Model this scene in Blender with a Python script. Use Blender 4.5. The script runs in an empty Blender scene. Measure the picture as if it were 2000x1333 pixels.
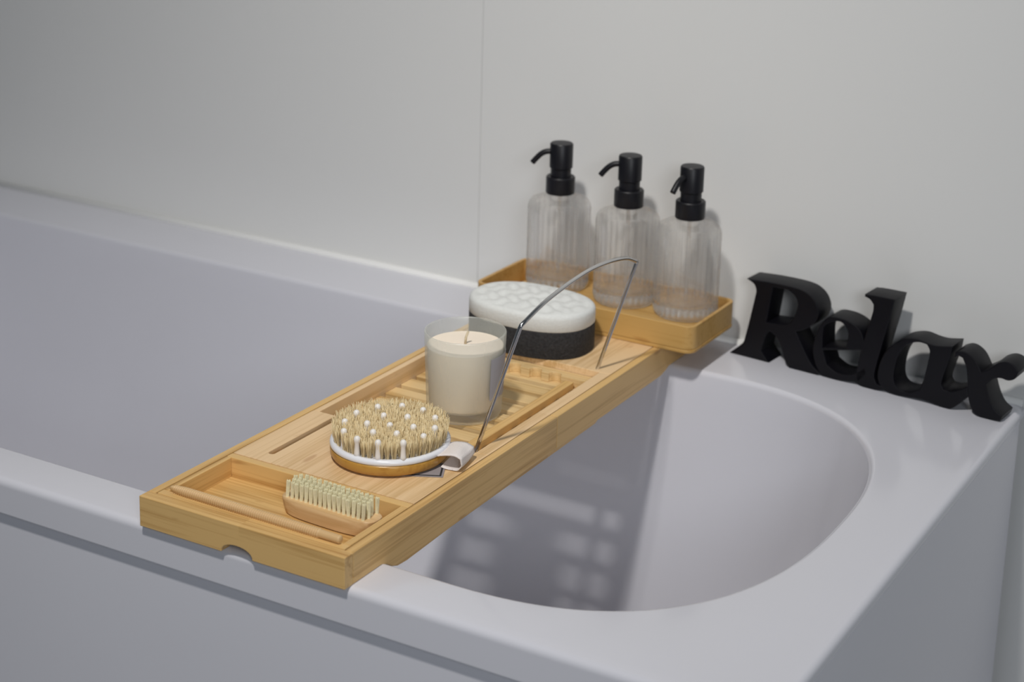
import bpy, bmesh, math, random
from mathutils import Vector, Matrix
random.seed(7)
scene = bpy.context.scene
C = scene.collection
PI = math.pi

# ------------------------------------------------------------------ camera
FPX, CX, CY = 3370.78, 1256.52, 327.20            # focal length and optical centre of a cropped photo, 2000x1333 frame
YAW, PITCH, ROLL = 0.458269, -0.2540986, 0.0466119
def cam_axes():
    ca, sa, cb, sb, cc, sc = (f(v) for v in (YAW, PITCH, ROLL) for f in (math.cos, math.sin))
    R1 = Matrix(((ca, sa, 0), (-sa, ca, 0), (0, 0, 1))); M = Matrix(((1, 0, 0), (0, 0, -1), (0, 1, 0)))
    R2 = Matrix(((1, 0, 0), (0, cb, sb), (0, -sb, cb))); R3 = Matrix(((cc, -sc, 0), (sc, cc, 0), (0, 0, 1)))
    return R3 @ R2 @ M @ R1
R = cam_axes()
cam_d = bpy.data.cameras.new('camera'); cam = bpy.data.objects.new('camera', cam_d); C.objects.link(cam)
rows = [Vector(R[0]), -Vector(R[1]), -Vector(R[2])]
m4 = Matrix((rows[0], rows[1], rows[2])).transposed().to_4x4()
m4.translation = Vector((0.76977, -1.04467, 0.70136)); cam.matrix_world = m4
cam_d.sensor_width = 36.0; cam_d.lens = FPX / 2000 * 36
cam_d.shift_x = (1000 - CX) / 2000; cam_d.shift_y = (CY - 666.5) / 2000
cam_d.clip_start = 0.01; cam_d.clip_end = 50
cam_d.dof.use_dof = True; cam_d.dof.focus_distance = 1.60; cam_d.dof.aperture_fstop = 5.6
scene.camera = cam

# ------------------------------------------------------------------ world, lamps, exposure
w = bpy.data.worlds.new('world'); scene.world = w; w.use_nodes = True
bg = w.node_tree.nodes['Background']; bg.inputs[0].default_value = (0.74, 0.86, 1.0, 1); bg.inputs[1].default_value = 0.085
def lamp(name, loc, target, size, power, col, spread):
    d = bpy.data.lights.new(name, 'AREA'); d.shape = 'DISK'; d.size = size; d.energy = power; d.color = col; d.spread = math.radians(spread)
    o = bpy.data.objects.new(name, d); C.objects.link(o); o.location = loc
    o.rotation_euler = (Vector(target) - Vector(loc)).to_track_quat('-Z', 'Y').to_euler()
    return o
lamp('ceiling_lamp', (0.18, -0.85, 2.0), (-0.20, 0.48, 0.05), 0.15, 5.6, (1.0, 0.97, 0.925), 73)
lamp('window_light', (1.75, -1.85, 1.20), (0.0, 0.35, 0.0), 0.8, 8.2, (0.92, 0.96, 1.0), 120)
vs = scene.view_settings
vs.view_transform = 'Standard'; vs.look = 'None'; vs.gamma = 1.0; vs.exposure = 0.0; vs.use_curve_mapping = False

# ------------------------------------------------------------------ materials
def nmat(name):
    m = bpy.data.materials.new(name); m.use_nodes = True
    nt = m.node_tree; b = nt.nodes['Principled BSDF']
    return m, nt, b
def plain(name, col, rough=0.5, metal=0.0, coat=0.0, noise=0.0, nscale=40.0, bump=0.0, bscale=200.0, spec=0.5):
    m, nt, b = nmat(name)
    b.inputs['Base Color'].default_value = (*col, 1); b.inputs['Roughness'].default_value = rough
    b.inputs['Metallic'].default_value = metal; b.inputs['Coat Weight'].default_value = coat
    b.inputs['Coat Roughness'].default_value = 0.08; b.inputs['Specular IOR Level'].default_value = spec
    tc = nt.nodes.new('ShaderNodeTexCoord')
    if noise > 0:
        n = nt.nodes.new('ShaderNodeTexNoise'); n.inputs['Scale'].default_value = nscale; n.inputs['Detail'].default_value = 4
        nt.links.new(tc.outputs['Object'], n.inputs['Vector'])
        r = nt.nodes.new('ShaderNodeValToRGB')
        r.color_ramp.elements[0].position = 0.3; r.color_ramp.elements[1].position = 0.7
        r.color_ramp.elements[0].color = (*[c * (1 - noise) for c in col], 1)
        r.color_ramp.elements[1].color = (*[min(1, c * (1 + noise)) for c in col], 1)
        nt.links.new(n.outputs[0], r.inputs[0]); nt.links.new(r.outputs[0], b.inputs['Base Color'])
    if bump > 0:
        n2 = nt.nodes.new('ShaderNodeTexNoise'); n2.inputs['Scale'].default_value = bscale; n2.inputs['Detail'].default_value = 3
        nt.links.new(tc.outputs['Object'], n2.inputs['Vector'])
        bp = nt.nodes.new('ShaderNodeBump'); bp.inputs['Strength'].default_value = bump; bp.inputs['Distance'].default_value = 0.001
        nt.links.new(n2.outputs[0], bp.inputs['Height']); nt.links.new(bp.outputs[0], b.inputs['Normal'])
    return m
def bamboo(name, axis, light=(0.73, 0.47, 0.185), dark=(0.45, 0.235, 0.062), rough=0.42, strip=0.019, spots=0.5):
    """laminated bamboo: fine streaks along `axis`, strips of slightly different tone, a few short node marks"""
    m, nt, b = nmat(name); N, L = nt.nodes, nt.links
    tc = N.new('ShaderNodeTexCoord')
    def mapped(sc):
        mp = N.new('ShaderNodeMapping'); mp.inputs['Scale'].default_value = sc
        L.new(tc.outputs['Object'], mp.inputs['Vector']); return mp.outputs[0]
    a, o = 5.0, 260.0
    n1 = N.new('ShaderNodeTexNoise'); n1.inputs['Scale'].default_value = 1; n1.inputs['Detail'].default_value = 4
    n1.inputs['Roughness'].default_value = 0.6
    L.new(mapped([a if i == axis else o for i in range(3)]), n1.inputs['Vector'])
    n2 = N.new('ShaderNodeTexNoise'); n2.inputs['Scale'].default_value = 1; n2.inputs['Detail'].default_value = 2
    L.new(mapped([3.0 if i == axis else 55.0 for i in range(3)]), n2.inputs['Vector'])
    # strips
    sn = N.new('ShaderNodeVectorMath'); sn.operation = 'SNAP'
    sn.inputs[1].default_value = [7.0 if i == axis else strip for i in range(3)]
    L.new(tc.outputs['Object'], sn.inputs[0])
    wn = N.new('ShaderNodeTexWhiteNoise'); L.new(sn.outputs[0], wn.inputs[0])
    oi = N.new('ShaderNodeObjectInfo')
    def mth(op, x, y):
        k = N.new('ShaderNodeMath'); k.operation = op
        for i, v in enumerate((x, y)):
            if isinstance(v, (int, float)): k.inputs[i].default_value = v
            else: L.new(v, k.inputs[i])
        return k.outputs[0]
    s = mth('MULTIPLY', n1.outputs[0], 1.0)
    s = mth('ADD', s, mth('MULTIPLY', n2.outputs[0], 0.55))
    s = mth('ADD', s, mth('MULTIPLY', wn.outputs[0], 0.22))
    s = mth('ADD', s, mth('MULTIPLY', oi.outputs['Random'], 0.10))
    rp = N.new('ShaderNodeValToRGB')
    rp.color_ramp.elements[0].position = 0.68; rp.color_ramp.elements[0].color = (*dark, 1)
    rp.color_ramp.elements[1].position = 1.10; rp.color_ramp.elements[1].color = (*light, 1)
    L.new(s, rp.inputs[0])
    # node marks: small darker flecks
    n3 = N.new('ShaderNodeTexNoise'); n3.inputs['Scale'].default_value = 1; n3.inputs['Detail'].default_value = 1
    L.new(mapped([26.0 if i == axis else 90.0 for i in range(3)]), n3.inputs['Vector'])
    r3 = N.new('ShaderNodeValToRGB'); r3.color_ramp.elements[0].position = 0.70; r3.color_ramp.elements[1].position = 0.80
    L.new(n3.outputs[0], r3.inputs[0])
    mx = N.new('ShaderNodeMix'); mx.data_type = 'RGBA'; mx.blend_type = 'MIX'
    L.new(mth('MULTIPLY', r3.outputs[0], spots), mx.inputs[0]); L.new(rp.outputs[0], mx.inputs[6])
    mx.inputs[7].default_value = (dark[0] * 0.75, dark[1] * 0.62, dark[2] * 0.6, 1)
    L.new(mx.outputs[2], b.inputs['Base Color'])
    b.inputs['Roughness'].default_value = rough
    bp = N.new('ShaderNodeBump'); bp.inputs['Strength'].default_value = 0.12; bp.inputs['Distance'].default_value = 0.0006
    L.new(n1.outputs[0], bp.inputs['Height']); L.new(bp.outputs[0], b.inputs['Normal'])
    return m
M = {}
M['wall'] = plain('wall_panel_white', (0.77, 0.77, 0.76), 0.42, noise=0.012, nscale=2.0)
M['substrate'] = plain('joint_grey', (0.74, 0.74, 0.74), 0.8)
M['acrylic'] = plain('white_acrylic', (0.68, 0.68, 0.735), 0.16, coat=0.15, noise=0.008, nscale=3.0)
M['panel'] = plain('white_bath_panel', (0.70, 0.70, 0.755), 0.30, noise=0.01, nscale=3.0)
M['sealant'] = plain('white_sealant', (0.90, 0.90, 0.89), 0.4)
M['floor'] = plain('grey_floor', (0.45, 0.45, 0.46), 0.5, noise=0.1, nscale=6)
M['bx'] = bamboo('bamboo_grain_x', 0); M['by'] = bamboo('bamboo_grain_y', 1)
M['bpx'] = bamboo('bamboo_pale_x', 0, (0.76, 0.545, 0.27), (0.52, 0.325, 0.12))
M['bpy'] = bamboo('bamboo_pale_y', 1, (0.82, 0.58, 0.33), (0.62, 0.395, 0.175))
M['box_x'] = bamboo('bamboo_box_x', 0, (0.58, 0.35, 0.115), (0.47, 0.255, 0.06), 0.4)
M['box_y'] = bamboo('bamboo_box_y', 1, (0.58, 0.35, 0.115), (0.47, 0.255, 0.06), 0.4)
M['varnish'] = bamboo('varnished_wood', 0, (0.50, 0.27, 0.055), (0.38, 0.18, 0.03), 0.28, spots=0.2)
M['beech'] = bamboo('pale_beech', 0, (0.74, 0.51, 0.27), (0.58, 0.36, 0.16), 0.5, spots=0.5)
M['stick'] = bamboo('pale_stick', 0, (0.76, 0.53, 0.28), (0.60, 0.38, 0.17), 0.5, spots=0.2)
M['chrome'] = plain('polished_steel', (0.62, 0.61, 0.60), 0.16, metal=1.0)
M['black'] = plain('matt_black_plastic', (0.006, 0.0058, 0.0085), 0.42, noise=0.1, spec=0.4)
M['sign'] = plain('matt_black_sign', (0.0022, 0.0020, 0.0042), 0.48, noise=0.1, spec=0.3)
M['foam'] = plain('white_foam', (0.72, 0.73, 0.71), 0.95, noise=0.03, nscale=300, bump=0.4, bscale=500)
M['charcoal'] = plain('charcoal_foam', (0.030, 0.030, 0.033), 0.95, noise=0.35, nscale=330, bump=0.9, bscale=420)
M['rubber'] = plain('white_rubber', (0.80, 0.81, 0.86), 0.25, coat=0.2)
M['node'] = plain('cream_plastic_node', (0.86, 0.82, 0.78), 0.3)
M['wax'] = plain('cream_wax', (0.95, 0.83, 0.69), 0.55, noise=0.02, nscale=30)
M['wick'] = plain('cotton_wick', (0.62, 0.52, 0.36), 0.9, noise=0.1, nscale=300)
M['canvas'] = plain('white_canvas', (0.78, 0.72, 0.69), 0.95, bump=0.5, bscale=900)
M['label'] = plain('grey_label', (0.38, 0.38, 0.42), 0.6, noise=0.05)
M['tag_grey'] = plain('grey_card', (0.30, 0.27, 0.28), 0.7); M['tag_black'] = plain('black_card', (0.02, 0.02, 0.022), 0.7)
M['tuft'] = plain('cream_bristle', (0.88, 0.82, 0.56), 0.6, noise=0.08, nscale=400)
M['tube'] = plain('clear_tube', (0.7, 0.7, 0.7), 0.3)
def bristle_mat():
    m, nt, b = nmat('natural_bristle'); N, L = nt.nodes, nt.links
    tc = N.new('ShaderNodeTexCoord'); n = N.new('ShaderNodeTexNoise'); n.inputs['Scale'].default_value = 420; n.inputs['Detail'].default_value = 1
    mp = N.new('ShaderNodeMapping'); mp.inputs['Scale'].default_value = (1, 1, 0.12)
    L.new(tc.outputs['Object'], mp.inputs[0]); L.new(mp.outputs[0], n.inputs['Vector'])
    r = N.new('ShaderNodeValToRGB'); e = r.color_ramp.elements
    e[0].position = 0.27; e[0].color = (0.36, 0.24, 0.10, 1); e[1].position = 0.42; e[1].color = (0.74, 0.58, 0.32, 1)
    k = r.color_ramp.elements.new(0.75); k.color = (0.86, 0.73, 0.47, 1)
    L.new(n.outputs[0], r.inputs[0]); L.new(r.outputs[0], b.inputs['Base Color']); b.inputs['Roughness'].default_value = 0.55
    return m
M['bristle'] = bristle_mat()
def glass_mat(name, mix, milk):
    m = bpy.data.materials.new(name); m.use_nodes = True; nt = m.node_tree; nt.nodes.clear(); N, L = nt.nodes, nt.links
    o = N.new('ShaderNodeOutputMaterial'); g = N.new('ShaderNodeBsdfGlass'); t = N.new('ShaderNodeBsdfTransparent')
    g.inputs['IOR'].default_value = 1.45; g.inputs['Roughness'].default_value = 0.0; g.inputs['Color'].default_value = (0.99, 0.99, 0.985, 1)
    t.inputs[0].default_value = (0.99, 0.985, 0.98, 1)
    x = N.new('ShaderNodeMixShader'); x.inputs[0].default_value = mix
    L.new(t.outputs[0], x.inputs[1]); L.new(g.outputs[0], x.inputs[2])
    d = N.new('ShaderNodeBsdfDiffuse'); d.inputs[0].default_value = (0.95, 0.93, 0.92, 1)
    y = N.new('ShaderNodeMixShader'); y.inputs[0].default_value = milk; L.new(x.outputs[0], y.inputs[1]); L.new(d.outputs[0], y.inputs[2])
    L.new(y.outputs[0], o.inputs[0])
    return m
M['glass'] = glass_mat('clear_glass', 0.28, 0.035); M['thick_glass'] = glass_mat('thick_clear_glass', 0.8, 0.05)
def frost_mat():
    m = bpy.data.materials.new('frosted_glass'); m.use_nodes = True; nt = m.node_tree; nt.nodes.clear()
    N, L = nt.nodes, nt.links
    o = N.new('ShaderNodeOutputMaterial'); t = N.new('ShaderNodeBsdfTransparent'); t.inputs[0].default_value = (0.985, 0.99, 0.985, 1)
    d = N.new('ShaderNodeBsdfDiffuse'); d.inputs[0].default_value = (0.87, 0.91, 0.87, 1)
    tr = N.new('ShaderNodeBsdfTranslucent'); tr.inputs[0].default_value = (0.92, 0.95, 0.92, 1)
    g = N.new('ShaderNodeBsdfGlossy'); g.inputs['Roughness'].default_value = 0.38; g.inputs[0].default_value = (1, 1, 1, 1)
    a = N.new('ShaderNodeMixShader'); a.inputs[0].default_value = 0.5; L.new(d.outputs[0], a.inputs[1]); L.new(tr.outputs[0], a.inputs[2])
    lw = N.new('ShaderNodeLayerWeight'); lw.inputs[0].default_value = 0.35
    mr = N.new('ShaderNodeMapRange'); mr.inputs[3].default_value = 0.17; mr.inputs[4].default_value = 0.44
    L.new(lw.outputs['Facing'], mr.inputs[0])
    b = N.new('ShaderNodeMixShader'); L.new(mr.outputs[0], b.inputs[0]); L.new(t.outputs[0], b.inputs[1]); L.new(a.outputs[0], b.inputs[2])
    c = N.new('ShaderNodeMixShader'); c.inputs[0].default_value = 0.05; L.new(b.outputs[0], c.inputs[1]); L.new(g.outputs[0], c.inputs[2])
    L.new(c.outputs[0], o.inputs[0]); return m
M['frost'] = frost_mat()

# ------------------------------------------------------------------ helpers
def obj(name, verts, faces, mat, parent=None, smooth=False, bevel=0.0, seg=2, world=True):
    """one mesh object; world=True: verts are scene coordinates and get moved into the parent's frame (parents unrotated)"""
    off = parent['_o'] if (parent is not None and world and '_o' in parent) else (0, 0, 0)
    me = bpy.data.meshes.new(name)
    me.from_pydata([(v[0] - off[0], v[1] - off[1], v[2] - off[2]) for v in verts], [], faces); me.update()
    bm = bmesh.new(); bm.from_mesh(me); bmesh.ops.recalc_face_normals(bm, faces=bm.faces); bm.to_mesh(me); bm.free()
    me.materials.append(mat)
    if smooth: me.polygons.foreach_set('use_smooth', [True] * len(me.polygons))
    o = bpy.data.objects.new(name, me); C.objects.link(o); o.parent = parent
    if parent is not None: o['_o'] = off
    if bevel > 0:
        b = o.modifiers.new('bevel', 'BEVEL'); b.width = bevel; b.segments = seg; b.limit_method = 'ANGLE'; b.angle_limit = math.radians(40)
    return o
def thing(name, label, cat, loc, rz=0.0, group=None):
    o = bpy.data.objects.new(name, None); C.objects.link(o); o.location = loc; o.rotation_euler = (0, 0, rz)
    o.empty_display_size = 0.02; o['_o'] = tuple(loc)
    o['label'] = label; o['category'] = cat
    if group: o['group'] = group
    return o
def boxv(x0, x1, y0, y1, z0, z1):
    v = [(x, y, z) for z in (z0, z1) for y in (y0, y1) for x in (x0, x1)]
    return v, [(0, 2, 3, 1), (4, 5, 7, 6), (0, 1, 5, 4), (2, 6, 7, 3), (0, 4, 6, 2), (1, 3, 7, 5)]
def box(name, x0, x1, y0, y1, z0, z1, mat, parent=None, bevel=0.0007, **k):
    v, f = boxv(x0, x1, y0, y1, z0, z1); return obj(name, v, f, mat, parent, bevel=bevel, **k)
def prism(name, outline, axis, a0, a1, mat, parent=None, bevel=0.0007, smooth=False, **k):
    """outline of 2D points in the two other axes (in order x,y,z), swept along axis"""
    def p3(p, a):
        q = list(p); q.insert(axis, a); return tuple(q)
    n = len(outline); v = [p3(p, a0) for p in outline] + [p3(p, a1) for p in outline]
    f = [tuple(range(n)), tuple(range(2 * n - 1, n - 1, -1))] + [(i, (i + 1) % n, n + (i + 1) % n, n + i) for i in range(n)]
    return obj(name, v, f, mat, parent, bevel=bevel, smooth=smooth, **k)
def lathev(profile, n=48, cx=0, cy=0, closed=False, rib=None):
    v, f = [], []
    for (r, z) in profile:
        for i in range(n):
            t = 2 * PI * i / n; rr = r * (1 + (rib(t, r, z) if rib else 0))
            v.append((cx + rr * math.cos(t), cy + rr * math.sin(t), z))
    m = len(profile)
    for j in range(m if closed else m - 1):
        k = (j + 1) % m
        for i in range(n): f.append((j * n + i, j * n + (i + 1) % n, k * n + (i + 1) % n, k * n + i))
    if not closed:
        if profile[0][0] > 1e-6: f.append(tuple(range(n - 1, -1, -1)))
        if profile[-1][0] > 1e-6: f.append(tuple((m - 1) * n + i for i in range(n)))
    return v, f
def lathe(name, profile, mat, parent=None, n=48, cx=0, cy=0, smooth=True, edge=True, **k):
    v, f = lathev(profile, n, cx, cy); o = obj(name, v, f, mat, parent, smooth=smooth, **k)
    if edge: sharp(o)
    return o
def sharp(o, deg=38):
    me = o.data; bm = bmesh.new(); bm.from_mesh(me); lim = math.radians(deg)
    for e in bm.edges:
        if len(e.link_faces) == 2 and e.calc_face_angle(0) > lim: e.smooth = False
    bm.to_mesh(me); bm.free()
def tubev(path, rad, n=10, caps=True):
    P = [Vector(p) for p in path]; v, f = [], []; up = None
    for i, p in enumerate(P):
        t = (P[min(i + 1, len(P) - 1)] - P[max(i - 1, 0)]).normalized()
        if up is None: up = t.orthogonal().normalized()
        up = (up - t * up.dot(t)).normalized(); b = t.cross(up)
        r = rad[i] if isinstance(rad, (list, tuple)) else rad
        for k in range(n):
            a = 2 * PI * k / n; v.append(tuple(p + (up * math.cos(a) + b * math.sin(a)) * r))
    for i in range(len(P) - 1):
        for k in range(n): f.append((i * n + k, i * n + (k + 1) % n, (i + 1) * n + (k + 1) % n, (i + 1) * n + k))
    if caps: f += [tuple(range(n - 1, -1, -1)), tuple((len(P) - 1) * n + k for k in range(n))]
    return v, f
def catmull(pts, closed=True, sub=4, corner=50):
    n = len(pts); out = []
    def tang(i):
        a, b, c = (Vector(pts[(i + k) % n]) for k in (-1, 0, 1))
        if (b - a).length > 0 and (c - b).length > 0 and math.degrees((b - a).angle(c - b)) > corner: return None
        return (c - a) * 0.5
    for i in range(n if closed else n - 1):
        p, q = Vector(pts[i]), Vector(pts[(i + 1) % n]); seg = q - p
        t0 = tang(i) if (closed or i > 0) else None; t1 = tang((i + 1) % n) if (closed or i + 1 < n - 1) else None
        if t0 is None: t0 = seg
        if t1 is None: t1 = seg
        t0 = t0.normalized() * seg.length; t1 = t1.normalized() * seg.length
        for k in range(sub):
            s = k / sub; h1 = 2*s**3 - 3*s**2 + 1; h2 = s**3 - 2*s**2 + s; h3 = -2*s**3 + 3*s**2; h4 = s**3 - s**2
            out.append(tuple(p * h1 + t0 * h2 + q * h3 + t1 * h4))
    if not closed: out.append(tuple(pts[-1]))
    return out
def dup(root, loc, rz=None, label=None):
    r = root.copy(); C.objects.link(r); r.location = loc
    if rz is not None: r.rotation_euler = (0, 0, rz)
    if label: r['label'] = label
    for ch in list(root.children):
        c = ch.copy(); C.objects.link(c); c.parent = r
        for g in ch.children:
            d = g.copy(); C.objects.link(d); d.parent = c
    return r
def struct(o): o['kind'] = 'structure'; return o

# ------------------------------------------------------------------ setting
FLOOR = -0.56; WALL = 0.72; JOINT = -0.3265
struct(box('floor', -2.2, 1.6, -2.2, WALL + 0.03, FLOOR - 0.05, FLOOR, M['floor'], bevel=0))
wall = struct(box('wall_back', -2.2, 1.6, WALL + 0.010, WALL + 0.08, FLOOR, 2.35, M['substrate'], bevel=0))
box('wall_panel', -2.2, JOINT - 0.00025, WALL, WALL + 0.0098, FLOOR, 2.35, M['wall'], wall, bevel=0.0004)
box('wall_panel', JOINT + 0.00025, 1.6, WALL, WALL + 0.0098, FLOOR, 2.35, M['wall'], wall, bevel=0.0004)

# ------------------------------------------------------------------ bathtub
tub = thing('bathtub', 'white acrylic bathtub with a wide flat rim and rounded end', 'bathtub', (-0.47, 0.335, FLOOR))
XR, XL, YF, YB, Y0, BY = 0.3775, -1.33, 0.005, 0.716, 0.3345, 0.2755
def inner_rad(ang, ins_x=0.0, ins_y=0.0):
    c, s = math.cos(ang), math.sin(ang); ox, oy = -0.47, 0.335
    def F(x, y):
        b = BY - ins_y; yy = abs(y - Y0) / b
        if x > 0.06: return (((x - 0.06) / max(0.02, 0.2426 - ins_x)) ** 2.5 + yy ** 2.5)
        if x < -1.02: return (((-1.02 - x) / max(0.02, 0.20 - ins_x)) ** 2.5 + yy ** 2.5)
        return yy ** 2.5
    lo, hi = 0.0, 1.3
    for _ in range(40):
        m = (lo + hi) / 2
        if F(ox + c * m, oy + s * m) < 1: lo = m
        else: hi = m
    return lo
def outer_rad(ang, ins):
    c, s = math.cos(ang), math.sin(ang); ox, oy = -0.47, 0.335
    t = []
    if c > 1e-9: t.append((XR - ins - ox) / c)
    if c < -1e-9: t.append((XL + ins - ox) / c)
    if s > 1e-9: t.append((YB - ins - oy) / s)
    if s < -1e-9: t.append((YF + ins - oy) / s)
    return min(t)
angs = set()
for x in [XL + (XR - XL) * i / 90 for i in range(91)]:
    angs.add(math.atan2(YF - 0.335, x + 0.47) % (2 * PI)); angs.add(math.atan2(YB - 0.335, x + 0.47) % (2 * PI))
for i in range(1, 44):
    y = YF + (YB - YF) * i / 44
    angs.add(math.atan2(y - 0.335, XR + 0.47) % (2 * PI)); angs.add(math.atan2(y - 0.335, XL + 0.47) % (2 * PI))
angs = sorted(angs)
def ring_o(ins, zf, zr=None):
    out = []
    for a in angs:
        r = outer_rad(a, ins); x, y = -0.47 + r * math.cos(a), 0.335 + r * math.sin(a)
        z = zf
        if zr is not None and x > XR - ins - 0.002 and y > YF + 0.004: z = zr
        out.append((x, y, z))
    return out
def ring_i(z, ix, iy):
    return [(-0.47 + inner_rad(a, ix, iy) * math.cos(a), 0.335 + inner_rad(a, ix, iy) * math.sin(a), z) for a in angs]
RB = 0.0065
rings = [ring_o(0.016, -0.036, -0.012), ring_o(0.0012, -0.036, -0.012), ring_o(0.0, -0.0345, -0.011), ring_o(0.0, -0.0335, -0.0105), ring_o(0.0, -0.0078, -0.0078)]
for k in range(0, 6):
    t = k / 5 * PI / 2
    rings.append(ring_o(RB * (1 - math.cos(t)), -RB + RB * math.sin(t)))
rings.append(ring_o(0.016, 0.0))
for k in range(0, 5):
    t = k / 4 * PI / 2; e = 0.006
    rings.append(ring_i(-e * (1 - math.cos(t)), -e + e * math.sin(t), -e + e * math.sin(t)))
for z, ix, iy in ((-0.03, 0.002, 0.002), (-0.10, 0.016, 0.010), (-0.20, 0.040, 0.022), (-0.29, 0.065, 0.036), (-0.345, 0.088, 0.052), (-0.378, 0.112, 0.075), (-0.396, 0.14, 0.105), (-0.405, 0.17, 0.14), (-0.408, 0.20, 0.18)):
    rings.append(ring_i(z, ix, iy))
nA = len(angs); v = [p for r in rings for p in r]; f = []
for j in range(len(rings) - 1):
    for i in range(nA): f.append((j*nA+i, j*nA+(i+1) % nA, (j+1)*nA+(i+1) % nA, (j+1)*nA+i))
f.append(tuple((len(rings)-1)*nA+i for i in range(nA)))
shell = obj('tub_shell', v, f, M['acrylic'], tub, smooth=True); sharp(shell, 50)
box('front_panel', XL + 0.012, XR - 0.013, YF + 0.0062, YF + 0.0125, FLOOR, -0.0362, M['panel'], tub, bevel=0.001)
box('end_panel', XR - 0.012, XR - 0.0008, YF + 0.012, YB - 0.018, FLOOR, -0.0122, M['panel'], tub, bevel=0.0015)
# sealant bead along the back rim
v, fcs = tubev([(XL, 0.7168, -0.0010), (XR - 0.004, 0.7168, -0.0010)], 0.0058, 12)
tr = struct(obj('trim_1', v, fcs, M['sealant'], smooth=True))

# ------------------------------------------------------------------ bamboo bath tray
H = 0.029; W = 0.2187
tray = thing('bath_tray', 'bamboo bath tray lying across the white bathtub', 'bath tray', (-W / 2, 0.35, 0.0))
nx0, nx1, nh = -0.1285, -0.0955, 0.0092
arc = [(nx0 - 0.004, 0.0002)] + [((nx0 + nx1) / 2 - (nx1 - nx0) / 2 * math.cos(PI * i / 14), 0.0002 + nh * math.sin(PI * i / 14) ** 0.8) for i in range(15)] + [(nx1 + 0.004, 0.0002)]
outl = [(-W, 0.0002)] + arc + [(0, 0.0002), (0, H), (-W, H)]
prism('end_board', outl, 1, 0.0, 0.0118, M['bx'], tray)
prism('end_board', outl, 1, 0.6885, 0.70, M['bx'], tray)
def rail_outline(y0, y1, flip):
    pts = [(y0, H), (y0, 0.0003), (0.052, 0.0003), (0.060, -0.003), (0.068, -0.0085), (0.076, -0.0115), (0.09, -0.0125), (0.18, -0.0095), (0.30, -0.006), (y1, -0.0055), (y1, H)]
    far = [(0.3502, H), (0.3502, -0.0055), (0.560, -0.0055), (0.585, -0.0052), (0.597, -0.0025), (0.604, 0.0003), (0.6885, 0.0003), (0.6885, H)]
    return far if flip else pts
for x0, x1 in ((-0.0085, 0.0), (-W, -W + 0.0078)):
    prism('side_rail', rail_outline(0.0118, 0.3498, False), 0, x0, x1, M['by'], tray)
    prism('side_rail', rail_outline(0.0115, 0.3498, True), 0, x0, x1, M['by'], tray)
# inner body: runners, compartment, panels, slats
IX0, IX1 = -W + 0.0090, -0.0096
for x0, x1 in ((IX1 - 0.0085, IX1), (IX0, IX0 + 0.0068)):
    prism('runner', [(0.09, 0.0035), (0.09, -0.020), (0.45, -0.0165), (0.475, -0.006), (0.475, 0.0035)], 0, x0, x1, M['by'], tray)
PX0, PX1, PY0, PY1 = -0.204, -0.0165, 0.0210, 0.1045
box('compartment_wall', IX0, IX1, 0.0129, PY0, 0.0038, H, M['bx'], tray)
box('compartment_wall', IX0, IX1, PY1, 0.1127, 0.0038, H, M['bx'], tray)
box('compartment_wall', IX0, PX0, PY0, PY1, 0.0038, H, M['by'], tray)
box('compartment_wall', PX1, IX1, PY0, PY1, 0.0038, H, M['by'], tray)
box('compartment_floor', PX0, PX1, PY0, PY1, 0.0038, 0.0100, M['bx'], tray, bevel=0)
SX0, SX1, SYF = -0.1832, -0.1765, 0.1295
rr = (SX1 - SX0) / 2
slot = [(SX1, 0.234)] + [((SX0 + SX1) / 2 + rr * math.cos(-PI * i / 8), SYF + rr + rr * math.sin(-PI * i / 8)) for i in range(9)] + [(SX0, 0.234)]
prism('tablet_panel', [(IX0, 0.1137), (IX1, 0.1137), (IX1, 0.234)] + slot + [(IX0, 0.234)], 2, 0.0205, H, M['bpy'], tray, bevel=0.0005)
box('panel_support', IX0 + 0.008, IX1 - 0.008, 0.1145, 0.150, 0.0038, 0.0203, M['bx'], tray)
for x0, x1 in ((IX1 - 0.0125, IX1), (IX0, IX0 + 0.0068)):
    box('inner_rail', x0, x1, 0.2342, 0.479, 0.0038, H, M['bpy'], tray)
gaps = [0.2545 + 0.0285 * k for k in range(8)]
edges = [0.2345] + [e for g in gaps for e in (g - 0.0045, g + 0.0045)] + [0.4788]
sl = None
for i in range(0, len(edges), 2):
    box('slat', IX0 + 0.0072, IX1 - 0.0128, edges[i], edges[i + 1], 0.0042, 0.0110, M['bpx'], tray)
box('ledge_bar', -0.0530, -0.0430, 0.238, 0.4605, 0.0111, 0.0192, M['by'], tray)
# notched rack for the wire
fr = [(-0.196, 0.4635)]
for cx in (-0.150, -0.118, -0.092, -0.068):
    fr += [(cx + 0.0075 * math.cos(PI - PI * i / 8), 0.4635 + 0.0075 * math.sin(PI * i / 8)) for i in range(9)]
fr += [(-0.0545, 0.4635), (-0.0225, 0.4635), (-0.0225, 0.4785), (-0.196, 0.4785)]
prism('notched_rack', fr, 2, 0.0112, 0.0215, M['bpx'], tray, bevel=0.0005)
box('end_panel', IX0, IX1, 0.4793, 0.6880, 0.0205, H, M['bpy'], tray)
box('panel_support', IX0 + 0.008, IX1 - 0.008, 0.60, 0.675, 0.0006, 0.0203, M['bx'], tray)
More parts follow.
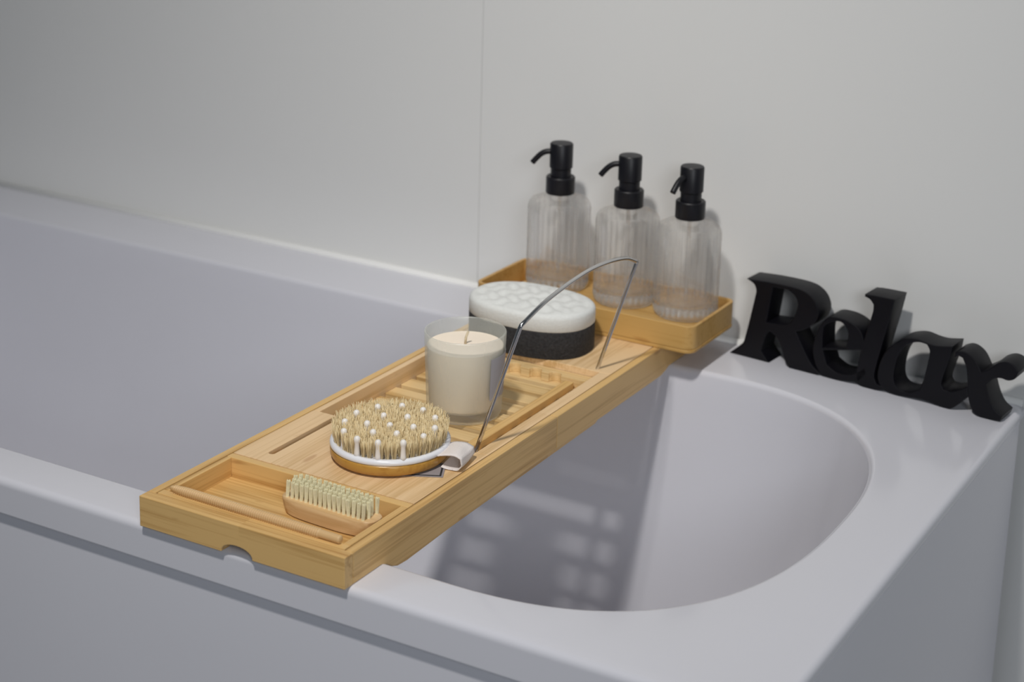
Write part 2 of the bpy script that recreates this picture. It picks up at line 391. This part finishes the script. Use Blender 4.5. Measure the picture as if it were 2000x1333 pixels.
# wire book support leaning outwards
sx = lambda z: -0.031 + 0.3294 * (z - 0.022)
arch = [(0.250, 0.1577), (0.2815, 0.1703), (0.3156, 0.1773), (0.3434, 0.1806), (0.367, 0.1818), (0.3905, 0.1806), (0.4185, 0.1773), (0.4515, 0.1703), (0.483, 0.1577)]
ar = catmull([(y, z) for y, z in arch], closed=False, sub=5)
path = [(sx(0.0155) - 0.006, 0.2475, 0.0155), (sx(0.0155), 0.2475, 0.0155)] + [(sx(0.0155 + 0.14 * k / 6), 0.2475 + 0.002 * k / 6, 0.0155 + 0.14 * k / 6) for k in range(1, 7)]
path += [(sx(z), y, z) for y, z in ar]
path += [(sx(0.1555 - 0.14 * k / 6), 0.4835 + 0.0005 * k, 0.1555 - 0.14 * k / 6) for k in range(0, 7)] + [(sx(0.0155) - 0.006, 0.4865, 0.0155)]
v, fcs = tubev(path, 0.0021, 10); wo = obj('wire_support', v, fcs, M['chrome'], tray, smooth=True)
wo['label'] = 'bent polished steel wire arch'

# ------------------------------------------------------------------ bamboo box at the far end
BX0, BX1, BYA, BYB, BZ0, BZ1 = -0.2425, 0.0385, 0.578, 0.6955, 0.0293, 0.0605
bx = thing('storage_box', 'open rectangular bamboo box holding three pump bottles', 'box', ((BX0 + BX1) / 2, (BYA + BYB) / 2, BZ0))
def rrect(x0, x1, y0, y1, r, n=6):
    out = []
    for cx, cy, a in ((x1 - r, y1 - r, 0), (x0 + r, y1 - r, 1), (x0 + r, y0 + r, 2), (x1 - r, y0 + r, 3)):
        for i in range(n + 1):
            t = (a + i / n) * PI / 2; out.append((cx + r * math.cos(t), cy + r * math.sin(t)))
    return out
def ring_wall(name, loops, mat, parent, smooth=False):
    """closed wall from stacked loops [(outline, z)], joined in a ring"""
    n = len(loops[0][0]); v = [(p[0], p[1], z) for o_, z in loops for p in o_]; f = []; m = len(loops)
    for j in range(m):
        k = (j + 1) % m
        for i in range(n): f.append((j*n+i, j*n+(i+1) % n, k*n+(i+1) % n, k*n+i))
    return obj(name, v, f, mat, parent, smooth=smooth, bevel=0.0008)
tw = 0.0042
ring_wall('box_wall', [(rrect(BX0, BX1, BYA, BYB, 0.012), BZ0 + 0.0042), (rrect(BX0, BX1, BYA, BYB, 0.012), BZ1), (rrect(BX0 + tw, BX1 - tw, BYA + tw, BYB - tw, 0.008), BZ1), (rrect(BX0 + tw, BX1 - tw, BYA + tw, BYB - tw, 0.008), BZ0 + 0.0042)], M['box_x'], bx)
prism('box_base', rrect(BX0 - 0.0004, BX1 + 0.0004, BYA - 0.0004, BYB, 0.012), 2, BZ0, BZ0 + 0.004, M['box_x'], bx)
BF = 0.0490
prism('inner_board', rrect(-0.2145, BX1 - tw - 0.0003, BYA + tw + 0.0003, BYB - tw - 0.0003, 0.004), 2, BZ0 + 0.0043, BF, M['box_x'], bx)

# ------------------------------------------------------------------ pump bottles
G_B = 'clear pump bottles in the bamboo box'
def make_bottle(loc, spout):
    t = thing('soap_dispenser', '', 'soap dispenser', loc, 0, G_B)
    r = 0.0364; N = 192
    prof = [(0.0001, 0.0006), (0.030, 0.0), (0.0345, 0.0012), (0.0362, 0.0045), (r, 0.009), (r, 0.018), (r, 0.05), (r, 0.085), (r, 0.096), (0.0362, 0.1015), (0.0335, 0.1058), (0.028, 0.1085), (0.0175, 0.1100), (0.0150, 0.1125), (0.0150, 0.121),
            (0.0128, 0.121), (0.0128, 0.111), (0.0155, 0.1072), (0.027, 0.1056), (0.0315, 0.1028), (0.0335, 0.097), (0.0336, 0.085), (0.0336, 0.05), (0.0336, 0.022), (0.0322, 0.0158), (0.027, 0.0135), (0.012, 0.0125), (0.0001, 0.0122)]
    def rib(tt, rr, z):
        if rr > 0.0355 and 0.005 < z < 0.1005 : return 0.026 * math.cos(32 * tt)
        return 0
    v, f = lathev(prof, N, rib=rib)
    gb = obj('glass_bottle', v, f, M['glass'], t, smooth=True, world=False)
    gb.data.materials.append(M['thick_glass'])                      # solid glass foot
    for pl in gb.data.polygons:
        if pl.center.z < 0.0175: pl.material_index = 1
    lathe('collar', [(0.0165, 0.1135), (0.0170, 0.1145), (0.0170, 0.1325), (0.0160, 0.1337), (0.0001, 0.1337)], M['black'], t, 40, world=False)
    lathe('pump_column', [(0.0120, 0.1337), (0.0120, 0.1440)], M['black'], t, 36, world=False)
    hd = lathe('pump_head', [(0.0125, 0.1435), (0.0135, 0.1445), (0.0135, 0.1720), (0.0125, 0.1733), (0.0001, 0.1737)], M['black'], t, 40, world=False)
    c, s = math.cos(spout), math.sin(spout)
    pth = catmull([(0.010, 0.1625), (0.0175, 0.1620), (0.0235, 0.1590), (0.0290, 0.1535), (0.0335, 0.1480)], closed=False, sub=4)
    v, f = tubev([(a * c, a * s, z) for a, z in pth], 0.0033, 12)
    obj('spout', v, f, M['black'], hd, smooth=True, world=False)
    v, f = tubev([(0.0, 0.0, 0.0150), (0.0, 0.0, 0.113)], 0.0024, 10)
    obj('dip_tube', v, f, M['glass'], t, smooth=True, world=False)
    return t
b1 = make_bottle((-0.1745, 0.6535, BF), math.radians(205))
b1['label'] = 'ribbed clear bottle with black pump, standing behind the white topped sponge'
b2 = dup(b1, (-0.0830, 0.6505, BF), 0.0, 'middle one of three ribbed clear bottles with black pumps in the box')
b3 = dup(b1, (-0.0046, 0.6490, BF), 0.0, 'ribbed clear bottle with black pump, standing at the box end beside the sign')

for ch in b3.children_recursive:
    if ch.name.startswith('spout'): ch.rotation_euler = (0, 0, math.radians(52))      # this pump is turned

# ------------------------------------------------------------------ sponge
sc_ = (-0.1310, 0.5205)
sp = thing('bath_sponge', 'oval bath sponge with charcoal base and bumpy white top', 'sponge', (sc_[0], sc_[1], H))
def oval(a, b, n=72, e=2.35):
    out = []
    for i in range(n):
        t = 2 * PI * i / n; c, s = math.cos(t), math.sin(t)
        out.append((sc_[0] + a * math.copysign(abs(c) ** (2 / e), c), sc_[1] + b * math.copysign(abs(s) ** (2 / e), s)))
    return out
def oval_stack(name, levels, mat, topfun=None):
    n = 72; v, f = [], []
    for (a, b, z) in levels: v += [(x, y, z) for x, y in oval(a, b, n)]
    m = len(levels)
    for j in range(m - 1):
        for i in range(n): f.append((j*n+i, j*n+(i+1) % n, (j+1)*n+(i+1) % n, (j+1)*n+i))
    f.append(tuple(range(n - 1, -1, -1)))
    if topfun:
        a0, b0, z0 = levels[-1]; K = 16; base = (m - 1) * n
        for k in range(1, K):
            q = 1 - k / K
            v += [(x, y, topfun(x, y, q)) for x, y in oval(a0 * q, b0 * q, n)]
            for i in range(n): f.append((base+i, base+(i+1) % n, len(v)-n+(i+1) % n, len(v)-n+i))
            base = len(v) - n
        v.append((sc_[0], sc_[1], topfun(sc_[0], sc_[1], 0)))
        for i in range(n): f.append((base+i, base+(i+1) % n, len(v)-1))
    else: f.append(tuple((m - 1) * n + i for i in range(n)))
    return obj(name, v, f, mat, sp, smooth=True)
SA, SB = 0.0725, 0.0500
ch_ = oval_stack('charcoal_layer', [(SA - 0.001, SB - 0.001, H + 0.0002), (SA, SB, H + 0.0015), (SA, SB, 0.0590), (SA - 0.0008, SB - 0.0008, 0.0598)], M['charcoal']); sharp(ch_, 40)
ztop = 0.0795
def bump(x, y, q):
    return ztop + 0.0012 + 0.0020 * math.sin((x + 0.3 * y + 0.004 * math.sin(y * 150)) * 2 * PI / 0.027) * math.sin((y - 0.12 * x) * 2 * PI / 0.026) - 0.0022 * q ** 6
lv = [(SA - 0.0008, SB - 0.0008, 0.0599), (SA, SB, 0.0608), (SA, SB, 0.0735)]
for k in range(1, 5):
    t = k / 4 * PI / 2 * 0.92; lv.append((SA - 0.006 * (1 - math.cos(t)), SB - 0.006 * (1 - math.cos(t)), 0.0735 + 0.006 * math.sin(t)))
wl = oval_stack('white_layer', lv, M['foam'], bump)

# ------------------------------------------------------------------ candle
cc = (-0.1060, 0.3450); CZ = 0.0112
cd = thing('candle', 'cream wax candle in a frosted glass jar on the slats', 'candle', (*cc, CZ))
lathe('jar', [(0.0001, CZ + 0.0008), (0.033, CZ), (0.0365, CZ + 0.0012), (0.0378, CZ + 0.004), (0.0412, 0.0985), (0.0408, 0.0998), (0.0396, 0.0998), (0.0392, 0.0985), (0.0357, CZ + 0.0135), (0.034, CZ + 0.0105), (0.0001, CZ + 0.010)], M['frost'], cd, 72, *cc, edge=False)
lathe('wax', [(0.0001, CZ + 0.0115), (0.0335, CZ + 0.0118), (0.0353, CZ + 0.0145), (0.0384, 0.0848), (0.0360, 0.0853), (0.0001, 0.0853)], M['wax'], cd, 64, *cc)
v, f = tubev([(cc[0] + 0.0, cc[1], 0.085), (cc[0] + 0.0004, cc[1] + 0.0003, 0.092), (cc[0] + 0.0025, cc[1] + 0.001, 0.0985)], 0.0013, 8)
obj('wick', v, f, M['wick'], cd, smooth=True)
v, f = [], []
for j, z in enumerate((0.036, 0.080)):
    r = 0.0378 + (0.0412 - 0.0378) * (z - CZ) / 0.0875 + 0.0004
    for i in range(15):
        t = math.radians(-18 + 76 * i / 14); v.append((cc[0] + r * math.cos(t), cc[1] + r * math.sin(t), z))
n = 15; v += [(cc[0] + (x - cc[0]) * 0.994, cc[1] + (y - cc[1]) * 0.994, z) for x, y, z in v]
for i in range(n - 1):
    f += [(i, i+1, n+i+1, n+i), (2*n+i, 3*n+i, 3*n+i+1, 2*n+i+1), (i, 2*n+i, 2*n+i+1, i+1), (n+i, n+i+1, 3*n+i+1, 3*n+i)]
f += [(0, n, 3*n, 2*n), (n-1, 3*n-1, 4*n-1, 2*n-1)]
obj('label_sticker', v, f, M['label'], cd, smooth=False)

# ------------------------------------------------------------------ round body brush
bc = (-0.0865, 0.1880); BZ = H + 0.0012
bb = thing('body_brush', 'round wooden body brush with white rubber rim and massage nodes', 'brush', (*bc, BZ))
lathe('wooden_base', [(0.0001, BZ), (0.050, BZ), (0.0535, BZ + 0.0012), (0.0553, BZ + 0.004), (0.0556, BZ + 0.009), (0.0552, BZ + 0.0112), (0.0001, BZ + 0.0112)], M['varnish'], bb, 72, *bc, edge=False)
lathe('rubber_rim', [(0.0001, BZ + 0.0113), (0.0548, BZ + 0.0113), (0.0558, BZ + 0.0125), (0.0556, BZ + 0.0150), (0.0540, BZ + 0.0165), (0.0515, BZ + 0.0168), (0.0500, BZ + 0.0155), (0.0001, BZ + 0.0153)], M['rubber'], bb, 72, *bc, edge=False)
ZB, ZT = BZ + 0.0153, 0.0632
rnd = random.Random(3)
nodes = [(-0.1157, 0.2085), (-0.0979, 0.2229), (-0.0758, 0.2252), (-0.1237, 0.1860), (-0.0989, 0.1944), (-0.0786, 0.2037), (-0.0560, 0.2158), (-0.1205, 0.1635), (-0.1009, 0.1711), (-0.0811, 0.1789), (-0.0609, 0.1874), (-0.0431, 0.1959), (-0.1080, 0.1451), (-0.0847, 0.1577), (-0.0650, 0.1667), (-0.0412, 0.1747), (-0.0878, 0.1375), (-0.0674, 0.1410), (-0.0484, 0.1530)]
v, f = [], []
tufts = []
R0 = 0.0498
for ring in range(0, 10):
    r = R0 * ring / 9; k = 1 if ring == 0 else max(6, int(2 * PI * r / 0.0056))
    for i in range(k):
        a = 2 * PI * i / k + ring * 0.37; tufts.append((bc[0] + r * math.cos(a), bc[1] + r * math.sin(a), r / R0))
for (tx, ty, q) in tufts:
    if any((tx - nx) ** 2 + (ty - ny) ** 2 < 0.0030 ** 2 for nx, ny in nodes): continue
    for s in range(20):
        a = rnd.uniform(0, 2 * PI); d = 0.0017 * math.sqrt(rnd.random()); bx_, by_ = tx + d * math.cos(a), ty + d * math.sin(a)
        sp_ = rnd.uniform(0.6, 1.9); ox, oy = (bx_ - tx) * sp_, (by_ - ty) * sp_
        ox += (tx - bc[0]) * 0.035 + rnd.gauss(0, 0.0005); oy += (ty - bc[1]) * 0.035 + rnd.gauss(0, 0.0005)
        zt = ZT + rnd.uniform(-0.0022, 0.0014); wd = rnd.uniform(0.00022, 0.00034)
        b0 = len(v)
        for lev, (x, y, z, g) in enumerate(((bx_, by_, ZB - 0.0005, 1.0), (bx_ + ox * 0.55, by_ + oy * 0.55, (ZB + zt) / 2, 1.0), (bx_ + ox, by_ + oy, zt, 0.75))):
            for k in range(3):
                t = a + 2 * PI * k / 3; v.append((x + wd * g * math.cos(t), y + wd * g * math.sin(t), z))
        for lev in range(2):
            for k in range(3): f.append((b0+lev*3+k, b0+lev*3+(k+1) % 3, b0+lev*3+3+(k+1) % 3, b0+lev*3+3+k))
        f.append((b0+6, b0+7, b0+8))
br = obj('bristles', v, f, M['bristle'], bb, smooth=True); br['kind'] = 'stuff'
npf = [(0.0001, ZB - 0.0004), (0.0030, ZB - 0.0004), (0.0026, ZB + 0.004), (0.0022, ZT - 0.005), (0.0028, ZT - 0.003), (0.0031, ZT - 0.0012), (0.0027, ZT + 0.0008), (0.0016, ZT + 0.0019), (0.0001, ZT + 0.0023)]
nv, nf = lathev([(r, z - ZB) for r, z in npf], 14)
n0 = obj('massage_node', nv, nf, M['node'], bb, smooth=True, world=False)
n0.location = (nodes[0][0] - bc[0], nodes[0][1] - bc[1], ZB - BZ)
for nx, ny in nodes[1:]:
    q = n0.copy(); C.objects.link(q); q.parent = bb; q.location = (nx - bc[0], ny - bc[1], ZB - BZ)
# canvas strap: loop leaving the side of the base
ang = math.radians(11); cs, sn = math.cos(ang), math.sin(ang)
lp = catmull([(0.0535, BZ + 0.0125), (0.0600, BZ + 0.0145), (0.0690, BZ + 0.0150), (0.0755, BZ + 0.0115), (0.0765, BZ + 0.0050), (0.0720, BZ + 0.0006), (0.0640, BZ - 0.0002), (0.0560, BZ + 0.0012)], closed=False, sub=5)
v, f = [], []; wd = 0.0165; S = 10
for i, (r, z) in enumerate(lp):
    a_, b_ = lp[max(0, i-1)], lp[min(len(lp)-1, i+1)]; t = Vector((b_[0]-a_[0], b_[1]-a_[1])).normalized(); nrm = Vector((-t.y, t.x))
    for side in (-1, 1):
        for k in range(S + 1):
            y = (k / S * 2 - 1) * wd; rr_ = r + nrm.x * 0.0005 * side; zz = z + nrm.y * 0.0005 * side + 0.0009 * math.sin(y / wd * 2.6 + i * 0.25) * (0 if i < 3 else min(1, i / 12)) * (0.4 if z < BZ + 0.003 else 1)
            y2 = y + 0.003 * (i / len(lp))
            v.append((bc[0] + rr_ * cs - y2 * sn, bc[1] + rr_ * sn + y2 * cs, max(zz, H + 0.0011)))
K = 2 * (S + 1)
for i in range(len(lp) - 1):
    for k in range(S):
        f.append((i*K+k, i*K+k+1, (i+1)*K+k+1, (i+1)*K+k)); f.append((i*K+S+1+k, (i+1)*K+S+1+k, (i+1)*K+S+2+k, i*K+S+2+k))
    f.append((i*K, (i+1)*K, (i+1)*K+S+1, i*K+S+1)); f.append((i*K+S, i*K+2*S+1, (i+1)*K+2*S+1, (i+1)*K+S))
f.append(tuple(range(0, S+1)) + tuple(range(2*S+1, S, -1)))
obj('strap', v, f, M['canvas'], bb, smooth=True)['label'] = 'off white canvas strap loop'

# paper tag under the brush
tg = thing('paper_tag', 'small grey card tag with black border under the round brush', 'tag', (-0.0455, 0.1735, H + 0.0003), math.radians(27))
for nm, hx, hy, z0, z1, mt in (('card', 0.0240, 0.0150, 0.0, 0.0003, 'tag_grey'), ('black_border', 0.0222, 0.0132, 0.0003, 0.00042, 'tag_black'), ('card_face', 0.0205, 0.0115, 0.00042, 0.00055, 'tag_grey')):
    v, f = boxv(-hx, hx, -hy, hy, z0, z1); obj(nm, v, f, M[mt], tg, world=False)

# ------------------------------------------------------------------ nail brush in the compartment
nb = thing('nail_brush', 'wooden nail brush with cream bristle tufts in the tray compartment', 'brush', (-0.0720, 0.0790, 0.0101), math.radians(-2.0))
def nb_out(hx, hy, e=3.2, n=48, sh=0.0):
    out = []
    for i in range(n):
        t = 2 * PI * i / n; c, s = math.cos(t), math.sin(t)
        out.append((sh + hx * math.copysign(abs(c) ** (2 / e), c), hy * math.copysign(abs(s) ** (2 / e), s)))
    return out
lev = [(0.0440, 0.0125, 0.0, -0.002), (0.0465, 0.0145, 0.0012, -0.001), (0.0490, 0.0152, 0.006, 0.0), (0.0505, 0.0155, 0.012, 0.0), (0.0505, 0.0155, 0.0148, 0.0), (0.0495, 0.0146, 0.0158, 0.0)]
v, f = [], []
for hx, hy, z, sh in lev: v += [(x, y, z) for x, y in nb_out(hx, hy, sh=sh)]
n = 48
for j in range(len(lev) - 1):
    for i in range(n): f.append((j*n+i, j*n+(i+1) % n, (j+1)*n+(i+1) % n, (j+1)*n+i))
f += [tuple(range(n-1, -1, -1)), tuple((len(lev)-1)*n+i for i in range(n))]
o = obj('handle_block', v, f, M['beech'], nb, smooth=True, world=False); sharp(o, 45)
rt = random.Random(11)
tv, tf = [], []
for k in range(17):
    a = 2 * PI * k / 17 if k else 0; d = 0.0 if k == 0 else (0.0008 if k < 7 else 0.00135)
    a = (k - 1) * PI / 3 if k < 7 else (k - 7) * PI / 5; x, y = d * math.cos(a), d * math.sin(a); zt = 0.0150 + rt.uniform(-0.0006, 0.0006); b0 = len(tv); wd = 0.00042
    for (q, z) in ((0.75, -0.0006), (1.0, 0.008), (1.12, zt)):
        for j in range(4): tv.append((x * q + wd * math.cos(PI / 2 * j + a), y * q + wd * math.sin(PI / 2 * j + a), z))
    for l in range(2):
        for j in range(4): tf.append((b0+l*4+j, b0+l*4+(j+1) % 4, b0+l*4+4+(j+1) % 4, b0+l*4+4+j))
    tf.append((b0+8, b0+9, b0+10, b0+11))
t0 = None
for r_ in range(4):
    for k in range(17):
        x = -0.0415 + 0.0830 * k / 16 + (0.0010 if r_ % 2 else -0.0006); y = -0.0088 + 0.0058 * r_
        if t0 is None: t0 = q = obj('bristle_tuft', tv, tf, M['tuft'], nb, world=False)
        else: q = t0.copy(); C.objects.link(q); q.parent = nb
        q.location = (x, y, 0.0158); q.rotation_euler = (-(y) * 4 + rt.gauss(0, 0.008), x * 1.6 + rt.gauss(0, 0.012), rt.uniform(0, 6))

# ------------------------------------------------------------------ ridged stick along the front wall of the compartment
st = thing('wooden_stick', 'thin pale wooden stick with fine ridges lying along the compartment', 'stick', (-0.1095, 0.0200, H), math.radians(-0.6))
pts, rad = [], []
L_ = 0.1840; NS = 320
for i in range(NS + 1):
    x = -L_ / 2 + L_ * i / NS; r = 0.0036
    if x < -L_ / 2 + 0.018: r = 0.0014 + 0.0022 * math.sqrt(max(0, (x + L_ / 2) / 0.018))
    if x > L_ / 2 - 0.0015: r = 0.0036 - 0.0012 * ((x - L_ / 2 + 0.0015) / 0.0015) ** 2
    elif -L_ / 2 + 0.004 < x < L_ / 2 - 0.022: r += 0.0007 * (1 if i % 4 < 2 else -1)
    pts.append((x, 0, 0.0037)); rad.append(r)
v, f = tubev(pts, rad, 14); obj('stick_body', v, f, M['stick'], st, smooth=True, world=False)

# ------------------------------------------------------------------ sign
SG = {
 'r': [[(158, 929), (395, 949), (630, 958), (807, 955), (919, 933), (1017, 871), (1073, 781), (1085, 700), (1054, 610), (983, 537), (899, 481), (824, 448), (938, 259), (1049, 107), (1166, 25), (1113, 0), (936, 0), (769, 0), (706, 76), (638, 240), (563, 339), (493, 376), (461, 337), (410, 186), (403, 121), (447, 67), (508, 0), (-4, 0), (143, 139), (174, 195), (283, 772), (285, 825), (252, 887)],
       [(500, 903), (690, 903), (776, 855), (815, 785), (810, 701), (769, 587), (686, 505), (446, 471)]],
 'e': [[(1210, 708), (1359, 727), (1479, 708), (1579, 659), (1640, 571), (1661, 442), (1642, 422), (1171, 309), (1232, 152), (1368, 91), (1528, 115), (1629, 186), (1689, 242), (1717, 156), (1623, 40), (1364, 0), (1174, 8), (1093, 118), (1047, 275), (1066, 457), (1120, 605)],
       [(1157, 551), (1195, 622), (1299, 677), (1363, 681), (1426, 634), (1453, 568), (1454, 496), (1440, 405), (1163, 339)]],
 'l': [[(1615, 1062), (1717, 1074), (1974, 1082), (1929, 829), (1876, 578), (1815, 255), (1808, 146), (1844, 74), (1914, 65), (1958, 29), (1824, 0), (1685, 0), (1612, 29), (1590, 119), (1621, 410), (1726, 888), (1726, 968), (1680, 1017), (1617, 1036)]],
 'a': [[(2068, 634), (2172, 680), (2277, 699), (2399, 681), (2505, 678), (2673, 711), (2654, 566), (2606, 383), (2587, 260), (2616, 208), (2695, 202), (2808, 257), (2881, 308), (2899, 195), (2811, 93), (2714, 8), (2623, 0), (2500, 20), (2392, 30), (2231, 16), (2070, 4), (1944, 32), (1862, 105), (1844, 236), (1884, 406), (1955, 530)],
       [(2294, 666), (2381, 660), (2417, 600), (2411, 481), (2378, 261), (2342, 139), (2227, 76), (2111, 81), (2051, 139), (2034, 256), (2064, 450), (2140, 587), (2216, 642)]],
 'x': [[(2705, 650), (2780, 684), (2858, 674), (2942, 616), (3015, 504), (3101, 564), (3182, 645), (3280, 685), (3370, 662), (3415, 596), (3385, 518), (3313, 479), (3230, 486), (3162, 463), (3081, 378), (3134, 241), (3203, 129), (3292, 71), (3272, 10), (3159, 0), (3055, 0), (2973, 36), (2912, 132), (2881, 282), (2842, 507), (2794, 606), (2747, 621), (2698, 589)]]}
SD = 0.033
sg = thing('word_sign', 'black freestanding letters reading Relax on the bathtub corner', 'sign', (0.0404, 0.6805, 0.0003), math.radians(-5.245))
for key, loops in SG.items():
    cu = bpy.data.curves.new('tmp', 'CURVE'); cu.dimensions = '2D'; cu.fill_mode = 'BOTH'
    cu.extrude = SD / 2 - 0.0012; cu.bevel_depth = 0.0012; cu.bevel_resolution = 1; cu.offset = -0.0012
    for lp in loops:
        pp = catmull([(a / 10000, b / 10000) for a, b in lp], sub=4, corner=42)
        s_ = cu.splines.new('POLY'); s_.points.add(len(pp) - 1); s_.use_cyclic_u = True
        for k, p in enumerate(pp): s_.points[k].co = (p[0], max(p[1], 0), 0, 1)
    tmp = bpy.data.objects.new('tmp', cu); C.objects.link(tmp)
    me = bpy.data.meshes.new_from_object(tmp); bpy.data.objects.remove(tmp); bpy.data.curves.remove(cu)
    me.transform(Matrix.Rotation(PI / 2, 4, 'X')); me.transform(Matrix.Translation((0, SD / 2, 0)))
    me.materials.clear(); me.materials.append(M['sign']); me.name = 'letter'
    o = bpy.data.objects.new('letter', me); C.objects.link(o); o.parent = sg; o['label'] = 'letter ' + key
    me.polygons.foreach_set('use_smooth', [True] * len(me.polygons)); sharp(o, 30)

for o in bpy.data.objects:
    if '_o' in o: del o['_o']
